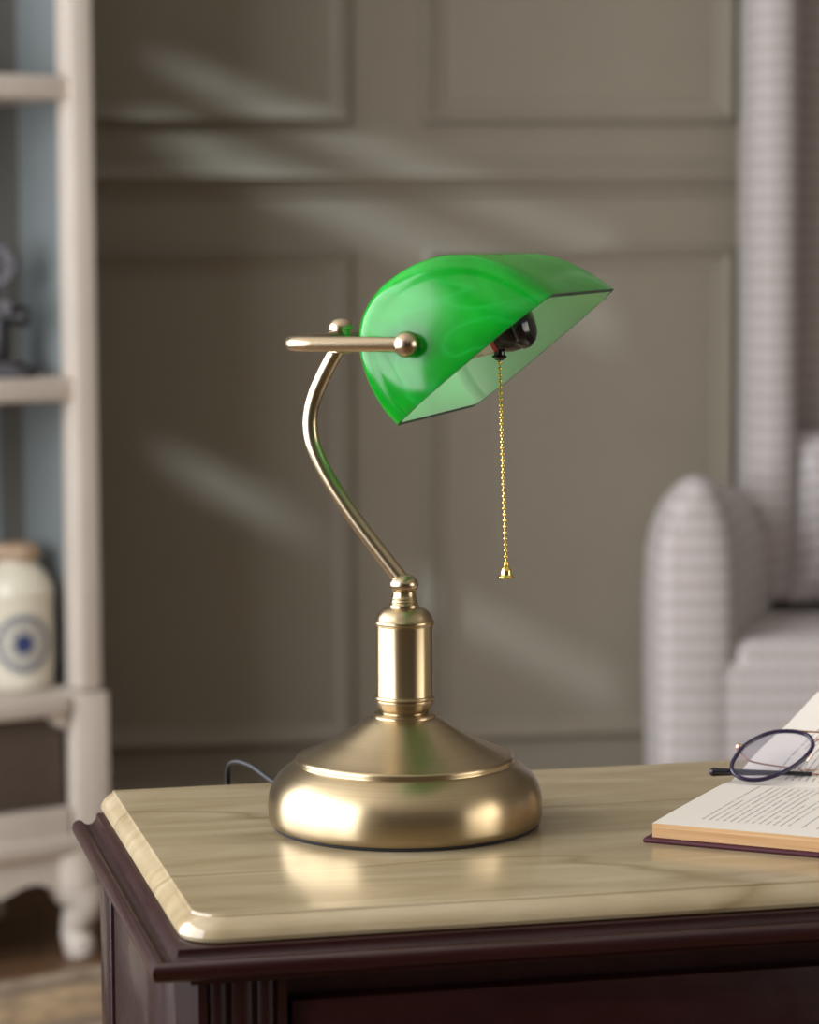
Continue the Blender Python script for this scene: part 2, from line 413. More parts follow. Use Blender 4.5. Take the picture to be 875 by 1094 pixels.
WIN_L = [(-5.1, -1.8, 0.45, 2.55)]
GOBO_HOLE = (-1.02, -0.70, 1.60, 2.32)
wall_x('wall_left', XL - 0.1, XL, YR, 0.0, WIN_L + [GOBO_HOLE])
wall_x('wall_right', XR, XR + 0.1, YR, 0.0, [(-6.8, -4.2, 0.5, 2.4)], 'room_wall')
bm = bmesh.new(); box(bm, XL - 0.1, XR + 0.1, YR - 0.1, YR, 0, ZC); room_obj('wall_rear', bm, M['rear_wall'])
def win_frame(name, xa, xb, a, b, z0, z1, ny, nz):
    bm = bmesh.new(); t = 0.05
    box(bm, xa, xb, a, a + t, z0, z1, 0.004); box(bm, xa, xb, b - t, b, z0, z1, 0.004)
    box(bm, xa, xb, a, b, z0, z0 + t, 0.004); box(bm, xa, xb, a, b, z1 - t, z1, 0.004)
    for k in range(1, ny): y = a + (b - a) * k / ny; box(bm, xa, xb, y - 0.02, y + 0.02, z0, z1)
    for k in range(1, nz): z = z0 + (z1 - z0) * k / nz; box(bm, xa, xb, a, b, z - 0.02, z + 0.02)
    room_obj(name, bm, M['white_frame'])
win_frame('window_1', XL - 0.04, XL, -5.1, -1.8, 0.45, 2.55, 3, 1)
win_frame('window_2', XR, XR + 0.04, -6.8, -4.2, 0.5, 2.4, 2, 1)
bm = bmesh.new()   # added unseen gobo in a small wall opening: slits shaped to throw the bands
a, b, z0, z1 = GOBO_HOLE
gaps = [(1.74, 1.80), (2.115, 2.175), (2.205, 2.245)]
zs = [z0] + [q for g in gaps for q in g] + [z1]
for k in range(0, len(zs), 2): box(bm, XL - 0.05, XL - 0.02, a, b, zs[k], zs[k + 1])
box(bm, XL - 0.05, XL - 0.02, a, a + 0.03, z0, z1); box(bm, XL - 0.05, XL - 0.02, b - 0.03, b, z0, z1)
box(bm, XL - 0.05, XL - 0.02, -0.834, -0.7915, 1.7, 1.85)
room_obj('band_gobo', bm, M['white_frame'])

# panel mouldings, chair rail and baseboard on the back wall
PROF = [(0.0, 0.0), (0.0, 0.014), (0.004, 0.020), (0.010, 0.021), (0.015, 0.016), (0.020, 0.010), (0.030, 0.007), (0.036, 0.005), (0.038, 0.0)]  # (inward, out of wall)
def panel_frame(name, x0, x1, z0, z1):
    bm = bmesh.new(); rings = []
    for inn, out in PROF:
        rings.append([bm.verts.new((x, -out, z)) for x, z in ((x0 + inn, z0 + inn), (x1 - inn, z0 + inn), (x1 - inn, z1 - inn), (x0 + inn, z1 - inn))])
    for p, q in zip(rings, rings[1:]):
        for k in range(4): bm.faces.new((p[k], p[(k + 1) % 4], q[(k + 1) % 4], q[k]))
    room_obj(name, bm, M['wall'], 25)
n_trim = 0
for k in range(-2, 3):
    s0 = 0.030 + 0.722 * k; s1 = s0 + 0.585
    for z0, z1 in ((0.205, 1.122), (1.352, 2.45)):
        n_trim += 1; panel_frame('trim_%d' % n_trim, s0, s1, z0, z1)
def rail(name, prof):
    bm = bmesh.new()
    a = [bm.verts.new((XL, -o, z)) for o, z in prof]; b = [bm.verts.new((XR, -o, z)) for o, z in prof]
    for k in range(len(a) - 1): bm.faces.new((a[k], a[k + 1], b[k + 1], b[k]))
    bm.faces.new(a); bm.faces.new(b)
    room_obj(name, bm, M['wall'], 25)
rail('trim_20', [(0, 1.218), (0.008, 1.222), (0.010, 1.234), (0.018, 1.240), (0.026, 1.252), (0.024, 1.262), (0.014, 1.266), (0.012, 1.278), (0, 1.282)])
rail('baseboard_back', [(0, 0), (0.022, 0), (0.022, 0.10), (0.014, 0.118), (0.010, 0.135), (0, 0.14)])

# ------------------------------------------------------------------ rug
rugo = None
bm = bmesh.new(); box(bm, -1.1, 1.1, -1.0, 1.0, 0.0, 0.012, 0.004)
rugo = finish(bm, 'rug', M['rug']); rugo.location = (-0.484 - 0.45 * math.cos(R(35)) + 1.09 * math.sin(R(35)), 4.42 - 0.45 * math.sin(R(35)) - 1.09 * math.cos(R(35)), 0.0); rugo.rotation_euler = (0, 0, R(35))
rugo['label'] = 'beige and brown patterned woven rug on the floor in front of the white display cabinet'; rugo['category'] = 'rug'

# ------------------------------------------------------------------ marble-topped cabinet
TH = R(13); e1 = Vector((math.cos(TH), math.sin(TH), 0)); e2 = Vector((-math.sin(TH), math.cos(TH), 0))
UC, VC, TT = 0.5085, 1.696, 0.76
tab = thing('side_cabinet', 'dark mahogany side cabinet with cream marble top under the green desk lamp', 'cabinet', tuple(e1 * UC + e2 * VC), TH)
HX, HY = 0.29, 0.19
def round_rect(x0, x1, y0, y1, rad, n=8):
    """front corners rounded, back corners square; counter-clockwise from the back left"""
    pts = [(x0, y1)]
    for k in range(n + 1): a = math.pi + k / n * math.pi / 2; pts.append((x0 + rad + rad * math.cos(a), y0 + rad + rad * math.sin(a)))
    for k in range(n + 1): a = 1.5 * math.pi + k / n * math.pi / 2; pts.append((x1 - rad + rad * math.cos(a), y0 + rad + rad * math.sin(a)))
    pts.append((x1, y1)); return pts
# marble: thumb edge that stops in a crisp crease below the flat top (inset, z below top)
bm = bmesh.new(); rings = []
for ins, z in [(0.004, -0.0150), (0.0012, -0.0142), (0.0, -0.0118), (0.0004, -0.0092), (0.0020, -0.0062), (0.0045, -0.0038), (0.0068, -0.0022), (0.0078, -0.0016), (0.0082, -0.0004), (0.0088, 0.0)]:
    rings.append([bm.verts.new((x, y, TT + z)) for x, y in round_rect(-HX + ins, HX - ins, -HY + ins, HY, 0.024 - ins * 0.6)])
for p, q in zip(rings, rings[1:]):
    for k in range(len(p)): bm.faces.new((p[k], p[(k + 1) % len(p)], q[(k + 1) % len(q)], q[k]))
bm.faces.new(rings[0]); bm.faces.new(rings[-1])
o = finish(bm, 'marble_top', M['marble'], tab, 28); o['label'] = 'polished cream marble slab with brown veins'
# moulding under the slab (outwards from the slab edge, z)
bm = bmesh.new(); rings = []
MP = [(-0.03, 0.7450), (0.0022, 0.7450), (0.0032, 0.7444), (0.0034, 0.7432), (0.0040, 0.7408), (0.0058, 0.7384), (0.0080, 0.7374), (0.0104, 0.7377), (0.0122, 0.7390), (0.0130, 0.7400), (0.0150, 0.7408), (0.0172, 0.7403), (0.0192, 0.7385), (0.0200, 0.7355), (0.0193, 0.7325), (0.0172, 0.7302), (0.0145, 0.7292), (0.0060, 0.7288), (-0.0040, 0.7286), (-0.0048, 0.7220), (-0.03, 0.7220)]
for out, z in MP: rings.append([bm.verts.new(v) for v in ((-HX - out, HY, z), (-HX - out, -HY - out, z), (HX + out, -HY - out, z), (HX + out, HY, z))])
for p, q in zip(rings, rings[1:]):
    for k in range(3): bm.faces.new((p[k], p[k + 1], q[k + 1], q[k]))
bm.faces.new([r[0] for r in rings]); bm.faces.new([r[3] for r in rings])
finish(bm, 'top_moulding', M['mahogany'], tab, 40)
BX, BY = HX + 0.002, HY - 0.006      # body half sizes (left face, front face)
bm = bmesh.new(); box(bm, -BX + 0.006, BX - 0.006, -BY + 0.018, HY - 0.002, 0.06, 0.744); finish(bm, 'carcass', M['mahogany_upright'], tab)
for s in (-1, 1):
    bm = bmesh.new(); xs = sorted((s * BX, s * (BX - 0.02))); box(bm, xs[0], xs[1], HY - 0.06, HY - 0.002, 0.06, 0.7225, 0.0015); finish(bm, 'stile', M['mahogany_upright'], tab)
    bm = bmesh.new(); xs = sorted((s * (BX - 0.002), s * (BX - 0.012))); box(bm, xs[0], xs[1], -BY + 0.022, HY - 0.064, 0.13, 0.7225, 0.001); finish(bm, 'side_panel', M['mahogany_upright'], tab)
    bm = bmesh.new(); xs = sorted((s * BX, s * (BX - 0.02))); box(bm, xs[0], xs[1], -BY + 0.020, HY - 0.062, 0.06, 0.128, 0.0015); finish(bm, 'side_rail', M['mahogany'], tab)
    # fluted corner pilaster: chamfered outer corner, then reeds across the front
    bm = bmesh.new(); pts = [(-BX, -BY + 0.020), (-BX, -BY + 0.013), (-BX + 0.011, -BY), (-BX + 0.016, -BY)]
    x = -BX + 0.016
    for wv in (0.010, 0.013, 0.010):
        pts += [(x, -BY + 0.003)]
        for k in range(7): a = math.pi * k / 6; pts.append((x + 0.001 + wv / 2 - wv / 2 * math.cos(a), -BY + 0.003 - 0.0035 * math.sin(a)))
        x += wv + 0.002; pts.append((x, -BY + 0.003))
    pts += [(x + 0.001, -BY), (x + 0.006, -BY), (x + 0.006, -BY + 0.020)]
    a_ = [bm.verts.new((-s * p[0], p[1], 0.06)) for p in pts]; b_ = [bm.verts.new((-s * p[0], p[1], 0.7225)) for p in pts]
    for k in range(len(pts)): bm.faces.new((a_[k], a_[(k + 1) % len(pts)], b_[(k + 1) % len(pts)], b_[k]))
    bm.faces.new(a_); bm.faces.new(b_)
    finish(bm, 'fluted_pilaster', M['mahogany_upright'], tab, 30)
for z0, z1 in ((0.555, 0.708), (0.335, 0.535), (0.115, 0.315)):
    bm = bmesh.new(); box(bm, -BX + 0.064, BX - 0.064, -BY + 0.006, -BY + 0.026, z0, z1, 0.003); d = finish(bm, 'drawer', M['mahogany'], tab)
    for s in (-0.13, 0.13):
        bm = bmesh.new(); lathe(bm, [(0.006, 0), (0.006, 0.008), (0.013, 0.014), (0.015, 0.020), (0.010, 0.026), (0, 0.027)], 24, to_axis((s, -BY + 0.007, (z0 + z1) / 2 - 0.03), (0, -1, 0)))
        finish(bm, 'knob', M['brass_tube'], d)
bm = bmesh.new(); box(bm, -BX - 0.01, BX + 0.01, -BY - 0.01, HY - 0.002, 0.0, 0.062, 0.006); finish(bm, 'plinth', M['mahogany'], tab)

# ------------------------------------------------------------------ banker's lamp
LA = R(14.5)
lamp = thing('desk_lamp', 'antique brass desk lamp with green glass shade standing on the marble top', 'lamp', (-0.00375, 1.7730, TT), -LA)
bm = bmesh.new(); lathe(bm, [(0.0, 0.0), (0.0840, 0.0), (0.0848, 0.0008), (0.0848, 0.0022), (0.083, 0.0026), (0.0, 0.0026)], 96); finish(bm, 'felt_pad', M['black_felt'], lamp)
bm = bmesh.new()
prof = [(0.0, 0.0024), (0.0858, 0.0024), (0.0871, 0.0040), (0.0877, 0.0075), (0.0879, 0.0115), (0.0877, 0.0165), (0.0869, 0.0218), (0.0850, 0.0270), (0.0819, 0.0318), (0.0776, 0.0360), (0.0732, 0.0391), (0.0706, 0.0404),
        (0.0698, 0.0407), (0.0696, 0.0417), (0.0699, 0.0430), (0.0695, 0.0443), (0.0684, 0.0451), (0.0670, 0.0454), (0.0658, 0.0458),
        (0.0590, 0.0488), (0.0515, 0.0523), (0.0440, 0.0561), (0.0370, 0.0602), (0.0305, 0.0642), (0.0250, 0.0676), (0.0214, 0.0694),
        (0.0203, 0.0696), (0.0201, 0.0702), (0.0203, 0.0712), (0.0196, 0.0718), (0.0165, 0.0720), (0.0150, 0.0722), (0.0150, 0.0735), (0.0, 0.0735)]
lathe(bm, prof, 128); finish(bm, 'base', M['brass'], lamp, 40)
bm = bmesh.new()
prof = [(0.0, 0.0728), (0.0148, 0.0728), (0.0158, 0.0738), (0.0172, 0.0760), (0.0183, 0.0785), (0.0187, 0.0800), (0.0186, 0.0808), (0.0194, 0.0812), (0.0198, 0.0822), (0.0194, 0.0832), (0.0186, 0.0836), (0.0184, 0.0842),
        (0.0184, 0.1282), (0.0190, 0.1288), (0.0190, 0.1296), (0.0195, 0.1302), (0.0194, 0.1314), (0.0186, 0.1320), (0.0178, 0.1345), (0.0160, 0.1372), (0.0140, 0.1388), (0.0112, 0.1396),
        (0.0095, 0.1400), (0.0094, 0.1416), (0.0086, 0.1424), (0.0083, 0.1430), (0.0088, 0.1436), (0.0083, 0.1444), (0.0080, 0.1450), (0.0084, 0.1457), (0.0079, 0.1465), (0.0074, 0.1474), (0.0072, 0.1500), (0.0, 0.1502)]
lathe(bm, prof, 96); finish(bm, 'column', M['brass'], lamp, 40)
bm = bmesh.new(); ball(bm, (0, 0, 0.1545), 0.0094, 1, 1, 0.72); finish(bm, 'pivot_ball', M['brass_tube'], lamp)
ZY = 0.3112; FC = -0.0405; LX = 0.1200
arm = [(0.000, 0.1555), (-0.0138, 0.1725), (-0.0334, 0.1975), (-0.0494, 0.2212), (-0.0585, 0.2400), (-0.0612, 0.2530), (-0.0606, 0.2640), (-0.0576, 0.2750), (-0.0522, 0.2870), (-0.0465, 0.2975), (-0.0425, 0.3040)]
bm = bmesh.new(); tube(bm, catmull([(x, 0, z) for x, z in arm], 8), 0.0050, 24); finish(bm, 'arm', M['brass_tube'], lamp)
# yoke: cross bar with two forward arms
bm = bmesh.new()
KF = 0.0335
yp = fillet([(KF, -LX, ZY), (FC, -LX, ZY), (FC, LX, ZY), (KF, LX, ZY)], 0.017, 10)
tube(bm, yp, 0.0045, 24); finish(bm, 'yoke', M['brass_tube'], lamp)
bm = bmesh.new()
lathe(bm, [(0, 0.3010), (0.0070, 0.3010), (0.0084, 0.3018), (0.0084, 0.3034), (0.0072, 0.3042), (0.0060, 0.3050), (0.0060, 0.3158), (0.0078, 0.3160), (0.0080, 0.3172), (0.0076, 0.3190), (0.0066, 0.3210), (0.0045, 0.3226), (0.0020, 0.3232), (0, 0.3233)], 40, Matrix.Translation((FC, 0, 0)))
finish(bm, 'clamp', M['brass_tube'], lamp)
LS = 0.215
for s in (-1, 1):
    bm = bmesh.new(); ball(bm, (KF, s * LX, ZY), 0.0078)
    lathe(bm, [(0.0, -0.0155), (0.0088, -0.0155), (0.0092, -0.0140), (0.0088, -0.0122), (0.0078, -0.0112), (0.0076, -0.0085), (0.0070, -0.0060), (0.0, -0.0060)], 40, to_axis((KF, s * LX, ZY), (0, s, 0)))
    finish(bm, 'knob', M['brass_tube'], lamp)
# glass shade: closed-end trough; section (f, z) in the lamp's own plane
sec = [(0.0222, 0.2620), (0.0133, 0.2722), (0.0048, 0.2873), (-0.0002, 0.3025), (-0.0013, 0.3151), (0.0011, 0.3273), (0.0078, 0.3390), (0.0167, 0.3480), (0.0282, 0.3555), (0.0405, 0.3606), (0.0543, 0.3634), (0.0705, 0.3626), (0.0864, 0.3580), (0.1020, 0.3500), (0.1172, 0.3402)]
S = [Vector((p.x, p.y)) for p in catmull([(x, z, 0) for x, z in sec], 5)]
NS = len(S)
def inset_sec(d):
    out = []
    A, B = S[0], S[-1]; ch = (B - A).normalized()
    for i, p in enumerate(S):
        t = (S[min(i + 1, NS - 1)] - S[max(i - 1, 0)]).normalized(); nrm = Vector((t.y, -t.x))
        q = p + nrm * d
        if i == 0: q = A + ch * d
        if i == NS - 1: q = B - ch * d
        out.append(q)
    return out
half = LS / 2; GT = 0.0032
CAPT = [0.95, 0.85, 0.72, 0.58, 0.44, 0.32, 0.21, 0.12, 0.05]
def shade_rows(ins, hl, er, bulge):
    """one shell of the shade: section inset by ins, half length hl, end radius er, domed end caps"""
    edge = [(er * (1 - math.sin(a)), er * (1 - math.cos(a))) for a in [k * math.pi / 14 for k in range(8)]]
    def cap_row(s, T):
        P = inset_sec(ins + er); A, B = P[0], P[-1]; out = []
        for i, p in enumerate(P):
            q = p.lerp(A.lerp(B, i / (NS - 1)), T); u = abs(i / (NS - 1) * 2 - 1)
            dome = math.sin(min(1.0, T * 1.0) * math.pi / 2) * (1 - u ** 4)
            out.append((q.x, s * (hl + bulge * dome), q.y))
        return out
    q = [cap_row(-1, 1.0)] + [cap_row(-1, t) for t in CAPT]
    q += [[(p.x, -(hl - d), p.y) for p in inset_sec(ins + i)] for d, i in reversed(edge)]
    q += [[(p.x, hl * k, p.y) for p in inset_sec(ins)] for k in (-0.6, -0.3, 0, 0.3, 0.6)]
    q += [[(p.x, (hl - d), p.y) for p in inset_sec(ins + i)] for d, i in edge]
    q += [cap_row(1, t) for t in reversed(CAPT)] + [cap_row(1, 1.0)]
    return q
bm = bmesh.new(); shells = []
for mi, q in enumerate((shade_rows(0.0, half, 0.011, 0.0095), shade_rows(GT, half - GT, 0.008, 0.0095))):
    V_ = [[bm.verts.new(p) for p in row] for row in q]; shells.append(V_)
    for a, b in zip(V_, V_[1:]):
        for k in range(NS - 1): bm.faces.new((a[k], b[k], b[k + 1], a[k + 1])).material_index = mi
def rim_loop(V_):
    return [r[0] for r in V_] + V_[-1][1:-1] + [r[-1] for r in reversed(V_)] + list(reversed(V_[0][1:-1]))
la, lb = rim_loop(shells[0]), rim_loop(shells[1])
for k in range(len(la)):
    k2 = (k + 1) % len(la)
    bm.faces.new((la[k], la[k2], lb[k2], lb[k])).material_index = 2
sh = finish(bm, 'lamp_shade', [M['green_glass'], M['white_glass'], M['glass_edge']], lamp, 50)
sh['label'] = 'green cased glass shade, white inside'
# lamp holder: reaches from the back of the shade forwards and slightly up
KX = Vector((0.0700, 0.0, 0.3175)); TA = R(16)
AX = to_axis(KX, (math.cos(TA), 0, math.sin(TA)))
bm = bmesh.new()
lathe(bm, [(0, -0.0105), (0.0122, -0.0105), (0.0130, -0.0098), (0.0130, -0.0070), (0.0140, -0.0062), (0.0146, -0.0030), (0.0146, 0.0020), (0.0140, 0.0032), (0.0148, 0.0040), (0.0151, 0.0056), (0.0149, 0.0078), (0.0140, 0.0100), (0.0132, 0.0106), (0.0118, 0.0126), (0.0090, 0.0142), (0.0050, 0.0150), (0.0, 0.0152)], 64, AX)
holder = finish(bm, 'lamp_holder', M['black_gloss'], lamp)
bm = bmesh.new(); lathe(bm, [(0, -0.0690), (0.0060, -0.0690), (0.0060, -0.0550), (0.0, -0.0550)], 24, AX); finish(bm, 'holder_stem', M['black_gloss'], holder)
bm = bmesh.new(); uvl = bm.loops.layers.uv.new('UVMap')
n = 56; ra = []
for r_, y in ((0.0118, -0.0560), (0.0124, -0.0108)):
    ra.append([bm.verts.new(AX @ Vector((r_ * math.cos(2 * math.pi * k / n), r_ * math.sin(2 * math.pi * k / n), y))) for k in range(n)])
for k in range(n):
    f = bm.faces.new((ra[0][k], ra[0][(k + 1) % n], ra[1][(k + 1) % n], ra[1][k]))
    for lp, uv in zip(f.loops, ((k / n, 0), ((k + 1) / n, 0), ((k + 1) / n, 1), (k / n, 1))): lp[uvl].uv = uv
bm.faces.new(ra[0]); bm.faces.new(ra[1])
o = finish(bm, 'printed_sleeve', M['sleeve'], holder); o['label'] = 'cream card sleeve with red bands and small print'
CF, CY = 0.0625, 0.0
bm = bmesh.new(); lathe(bm, [(0, 0.2972), (0.0026, 0.2972), (0.0030, 0.2980), (0.0046, 0.2988), (0.0048, 0.2998), (0.0034, 0.3006), (0.0034, 0.3040), (0, 0.3040)], 24, Matrix.Translation((CF, CY, 0))); finish(bm, 'switch', M['black_gloss'], holder)
bm = bmesh.new(); nb = 34
for k in range(nb):
    t = k / (nb - 1); ball(bm, (CF + 0.0040 * t, CY, 0.2956 - t * 0.1258), 0.00138, n=12, m=8)
tube(bm, [(CF, CY, 0.2975), (CF + 0.004, CY, 0.1690)], 0.00045, 8)
ch = finish(bm, 'pull_chain', M['gold'], lamp); ch['label'] = 'gold bead pull chain'
bm = bmesh.new(); lathe(bm, [(0, 0.1700), (0.0012, 0.1698), (0.0016, 0.1684), (0.0014, 0.1677), (0.0028, 0.1664), (0.0034, 0.1645), (0.0036, 0.1624), (0.0050, 0.1611), (0.0052, 0.1606), (0.0032, 0.1602), (0.0012, 0.1594), (0.0, 0.1592)], 32, Matrix.Translation((CF + 0.0040, CY, 0))); finish(bm, 'chain_bell', M['gold'], ch)
# cord: from the back of the base, over the rear edge of the marble (given in world space, brought into the lamp's frame)
inv = (Matrix.Translation(Vector((-0.00375, 1.7730, TT))) @ Matrix.Rotation(-LA, 4, 'Z')).inverted()
cp = [(-0.050, 1.838, 0.766), (-0.075, 1.853, 0.7655), (-0.092, 1.868, 0.7690), (-0.108, 1.888, 0.7760), (-0.119, 1.901, 0.7770), (-0.1255, 1.912, 0.7720), (-0.127, 1.920, 0.7600), (-0.1265, 1.922, 0.735)]
bm = bmesh.new(); tube(bm, catmull([inv @ Vector(p) for p in cp], 8), 0.0019, 12); finish(bm, 'power_cord', M['cord'], lamp)

# ------------------------------------------------------------------ open book
BK = R(-25)      # local x: along the fore edge, local y: from the near fore edge across the pages
bk = thing('open_book', 'open hardback book with burgundy cover lying on the marble beside the lamp', 'book', (0.1495, 1.7143, TT), BK)
PL, PW = 0.225, 0.152
bm = bmesh.new(); box(bm, -0.005, PL + 0.004, -0.0045, PW + 0.004, 0.0, 0.0028, 0.0012); box(bm, -0.005, PL + 0.004, PW + 0.002, PW * 2 + 0.010, 0.0, 0.0028, 0.0012)
finish(bm, 'cover', M['burgundy'], bk)
def page_block(name, heights, flip, shear=0.0):
    """heights: list of (y, top z); mats: page on top, tanned edges round it"""
    bm = bmesh.new(); uvl = bm.loops.layers.uv.new('UVMap'); top = []; bot = []; N = 10
    pts = catmull([(y, z, 0) for y, z in heights], 6); y0 = pts[0].x; y1 = pts[-1].x
    for p in pts:
        t = (p.x - y0) / (y1 - y0); s = shear * t ** 1.5
        top.append([bm.verts.new((s * min(1, max(0, (p.y - 0.004) / 0.03)) + PL * k / N, p.x, p.y)) for k in range(N + 1)])
        bot.append([bm.verts.new((PL * k / N, p.x, 0.0029)) for k in range(N + 1)])
    dist = [0.0]
    for a, b in zip(pts, pts[1:]): dist.append(dist[-1] + (b - a).length)
    for i in range(len(pts) - 1):
        for k in range(N):
            f = bm.faces.new((top[i][k], top[i][k + 1], top[i + 1][k + 1], top[i + 1][k])); f.material_index = 0
            for lp, (ii, kk) in zip(f.loops, ((i, k), (i, k + 1), (i + 1, k + 1), (i + 1, k))):
                u = dist[ii] * (PW / dist[-1]); lp[uvl].uv = ((PW - u) if flip else u, PL * kk / N)
            bm.faces.new((bot[i][k], bot[i + 1][k], bot[i + 1][k + 1], bot[i][k + 1])).material_index = 1
        for kk in (0, N):
            bm.faces.new((top[i][kk], top[i + 1][kk], bot[i + 1][kk], bot[i][kk])).material_index = 1
    for r in (0, -1):      # the fore edge is tanned, the side in the gutter is plain paper
        for k in range(N): bm.faces.new((top[r][k], top[r][k + 1], bot[r][k + 1], bot[r][k])).material_index = 0 if (r == 0) == flip else 1
    return finish(bm, name, [M['page'], M['page_edge']], bk, 40)
page_block('near_page_block', [(0, 0.0118), (0.03, 0.0122), (0.07, 0.0124), (0.11, 0.0124), (0.135, 0.0122), (0.150, 0.0110)], False)
page_block('far_page_block', [(0.151, 0.0110), (0.160, 0.0122), (0.175, 0.0150), (0.20, 0.0215), (0.24, 0.0312), (0.27, 0.0398), (0.302, 0.0503)], True, 0.0145)

# ------------------------------------------------------------------ folded eyeglasses lying in the gutter
GL = thing('eyeglasses', 'folded purple-rimmed eyeglasses with rose gold temples resting in the gutter of the open book', 'glasses', (0.22469, 1.83675, 0.7750), 0)
GH, GN = Vector((0, 0.8336, 0.5524)), Vector((0, -0.5524, 0.8336))
def gp(x, y, d=0.0): return Vector((x, 0, 0)) + GH * y + GN * d     # point in the plane of the lenses, d in front of it
RIM = [(-0.0107, 0.0128), (-0.0085, 0.0196), (-0.0016, 0.0310), (0.0079, 0.0394), (0.0170, 0.0445), (0.0254, 0.0464), (0.0349, 0.0461), (0.0427, 0.0428), (0.0458, 0.0364), (0.0446, 0.0298), (0.0386, 0.0208), (0.0302, 0.0125), (0.0204, 0.0056), (0.0094, 0.0008), (0.0003, 0.0), (-0.0066, 0.0025), (-0.0102, 0.0075)]
XB = 0.0458 + 0.0095
for s in (0, 1):
    def mx_(x): return 2 * XB - x if s else x
    loop = catmull([gp(mx_(x), y) for x, y in RIM], 5, closed=True)
    bm = bmesh.new(); tube(bm, loop, 0.00145, 12, closed=True); rim = finish(bm, 'rim', M['rim'], GL)
    bm = bmesh.new(); c = sum(loop, Vector()) / len(loop); fr = []
    for dd in (0.0005, -0.0008):
        cv = bm.verts.new(c + GN * (dd + 0.0012)); mid = [bm.verts.new(c.lerp(p, 0.6) + GN * (dd + 0.0008)) for p in loop]; out = [bm.verts.new(p + GN * dd) for p in loop]
        for k in range(len(loop)):
            k2 = (k + 1) % len(loop); bm.faces.new((cv, mid[k], mid[k2])); bm.faces.new((mid[k], out[k], out[k2], mid[k2]))
        fr.append(out)
    for k in range(len(loop)): k2 = (k + 1) % len(loop); bm.faces.new((fr[0][k], fr[1][k], fr[1][k2], fr[0][k2]))
    finish(bm, 'lens', M['lens'], rim)
    bm = bmesh.new(); tube(bm, catmull([gp(mx_(0.0446), 0.0318, -0.0012), gp(mx_(0.0440), 0.0285, -0.005), gp(mx_(0.0405), 0.0240, -0.0065), gp(mx_(0.0360), 0.0205, -0.0060)], 6), 0.0005, 8); finish(bm, 'pad_arm', M['rose_gold'], GL)
    bm = bmesh.new(); ball(bm, gp(mx_(0.0362), 0.0160, -0.0050), 0.0062, 0.45, 0.32, 1.0, 24, 16, Matrix.Rotation(R(38 if not s else -38), 4, 'Y')); finish(bm, 'nose_pad', M['clear_pad'], GL)
    bm = bmesh.new(); ball(bm, gp(mx_(-0.0042), 0.0318, -0.0005), 0.0021, 1.1, 1.0, 1.3); tube(bm, [gp(mx_(-0.0020), 0.0310), gp(mx_(-0.0042), 0.0322, -0.001), gp(mx_(-0.0046), 0.0318, -0.004)], 0.0011, 10); finish(bm, 'hinge', M['rose_gold'], GL)
bm = bmesh.new(); tube(bm, catmull([gp(0.0345, 0.0466, 0.0006), gp(0.0440, 0.0450, 0.001), gp(XB, 0.0440, 0.001), gp(2 * XB - 0.0440, 0.0450, 0.001), gp(2 * XB - 0.0345, 0.0466, 0.0006)], 6), 0.00065, 10); finish(bm, 'brow_bar', M['rose_gold'], GL)
bm = bmesh.new(); tube(bm, catmull([gp(0.0456, 0.0345), gp(XB - 0.004, 0.0372, 0.002), gp(XB + 0.004, 0.0372, 0.002), gp(2 * XB - 0.0456, 0.0345)], 6), 0.0008, 10); finish(bm, 'bridge', M['rose_gold'], GL)
# temples folded behind the front: the left one runs right, the right one runs left and shows its black tip
bm = bmesh.new(); tube(bm, catmull([gp(-0.0044, 0.0320, -0.003), gp(-0.0019, 0.0291, -0.0045), gp(0.0054, 0.0241, -0.007), gp(0.0335, 0.0207, -0.010), gp(0.0492, 0.0198, -0.011), gp(0.078, 0.0185, -0.011)], 6), 0.0007, 10); t1 = finish(bm, 'temple', M['rose_gold'], GL)
bm = bmesh.new(); tube(bm, catmull([gp(0.078, 0.0185, -0.011), gp(0.10, 0.0180, -0.011), gp(0.125, 0.0165, -0.0095), gp(0.138, 0.0150, -0.0095)], 6), [0.0011] * 6 + [0.0016] * 6 + [0.0022] * 7, 12); finish(bm, 'temple_tip', M['tip'], t1)
bm = bmesh.new(); tube(bm, catmull([gp(2 * XB + 0.0044, 0.0320, -0.003), gp(2 * XB + 0.001, 0.0270, -0.006), gp(2 * XB - 0.010, 0.0180, -0.0085), gp(0.070, 0.0130, -0.0075), gp(0.0400, 0.0126, -0.0074)], 6), 0.0007, 10); t2 = finish(bm, 'temple', M['rose_gold'], GL)
tp = catmull([gp(0.0430, 0.0126, -0.0070), gp(0.030, 0.0129, -0.0068), gp(0.010, 0.0132, -0.0064), gp(-0.010, 0.0134, -0.0058), gp(-0.0225, 0.0134, -0.0056)], 8)
tp += [tp[-1] + Vector((-0.0030 * math.sin(a), 0, 0)) for a in [k * math.pi / 12 for k in range(1, 6)]]
bm = bmesh.new(); tube(bm, tp, [0.0013 + 0.0017 * min(1, (i / (len(tp) - 6)) ** 1.5) for i in range(len(tp) - 5)] + [0.0030 * math.cos(k * math.pi / 12) for k in range(1, 6)], 16); finish(bm, 'temple_tip', M['tip'], t2)['label'] = 'black temple tip'

# ------------------------------------------------------------------ armchair
chair = thing('armchair', 'light grey woven wingback armchair against the panelled wall behind the book', 'armchair', (0.94, 4.9525, 0), R(1.5))
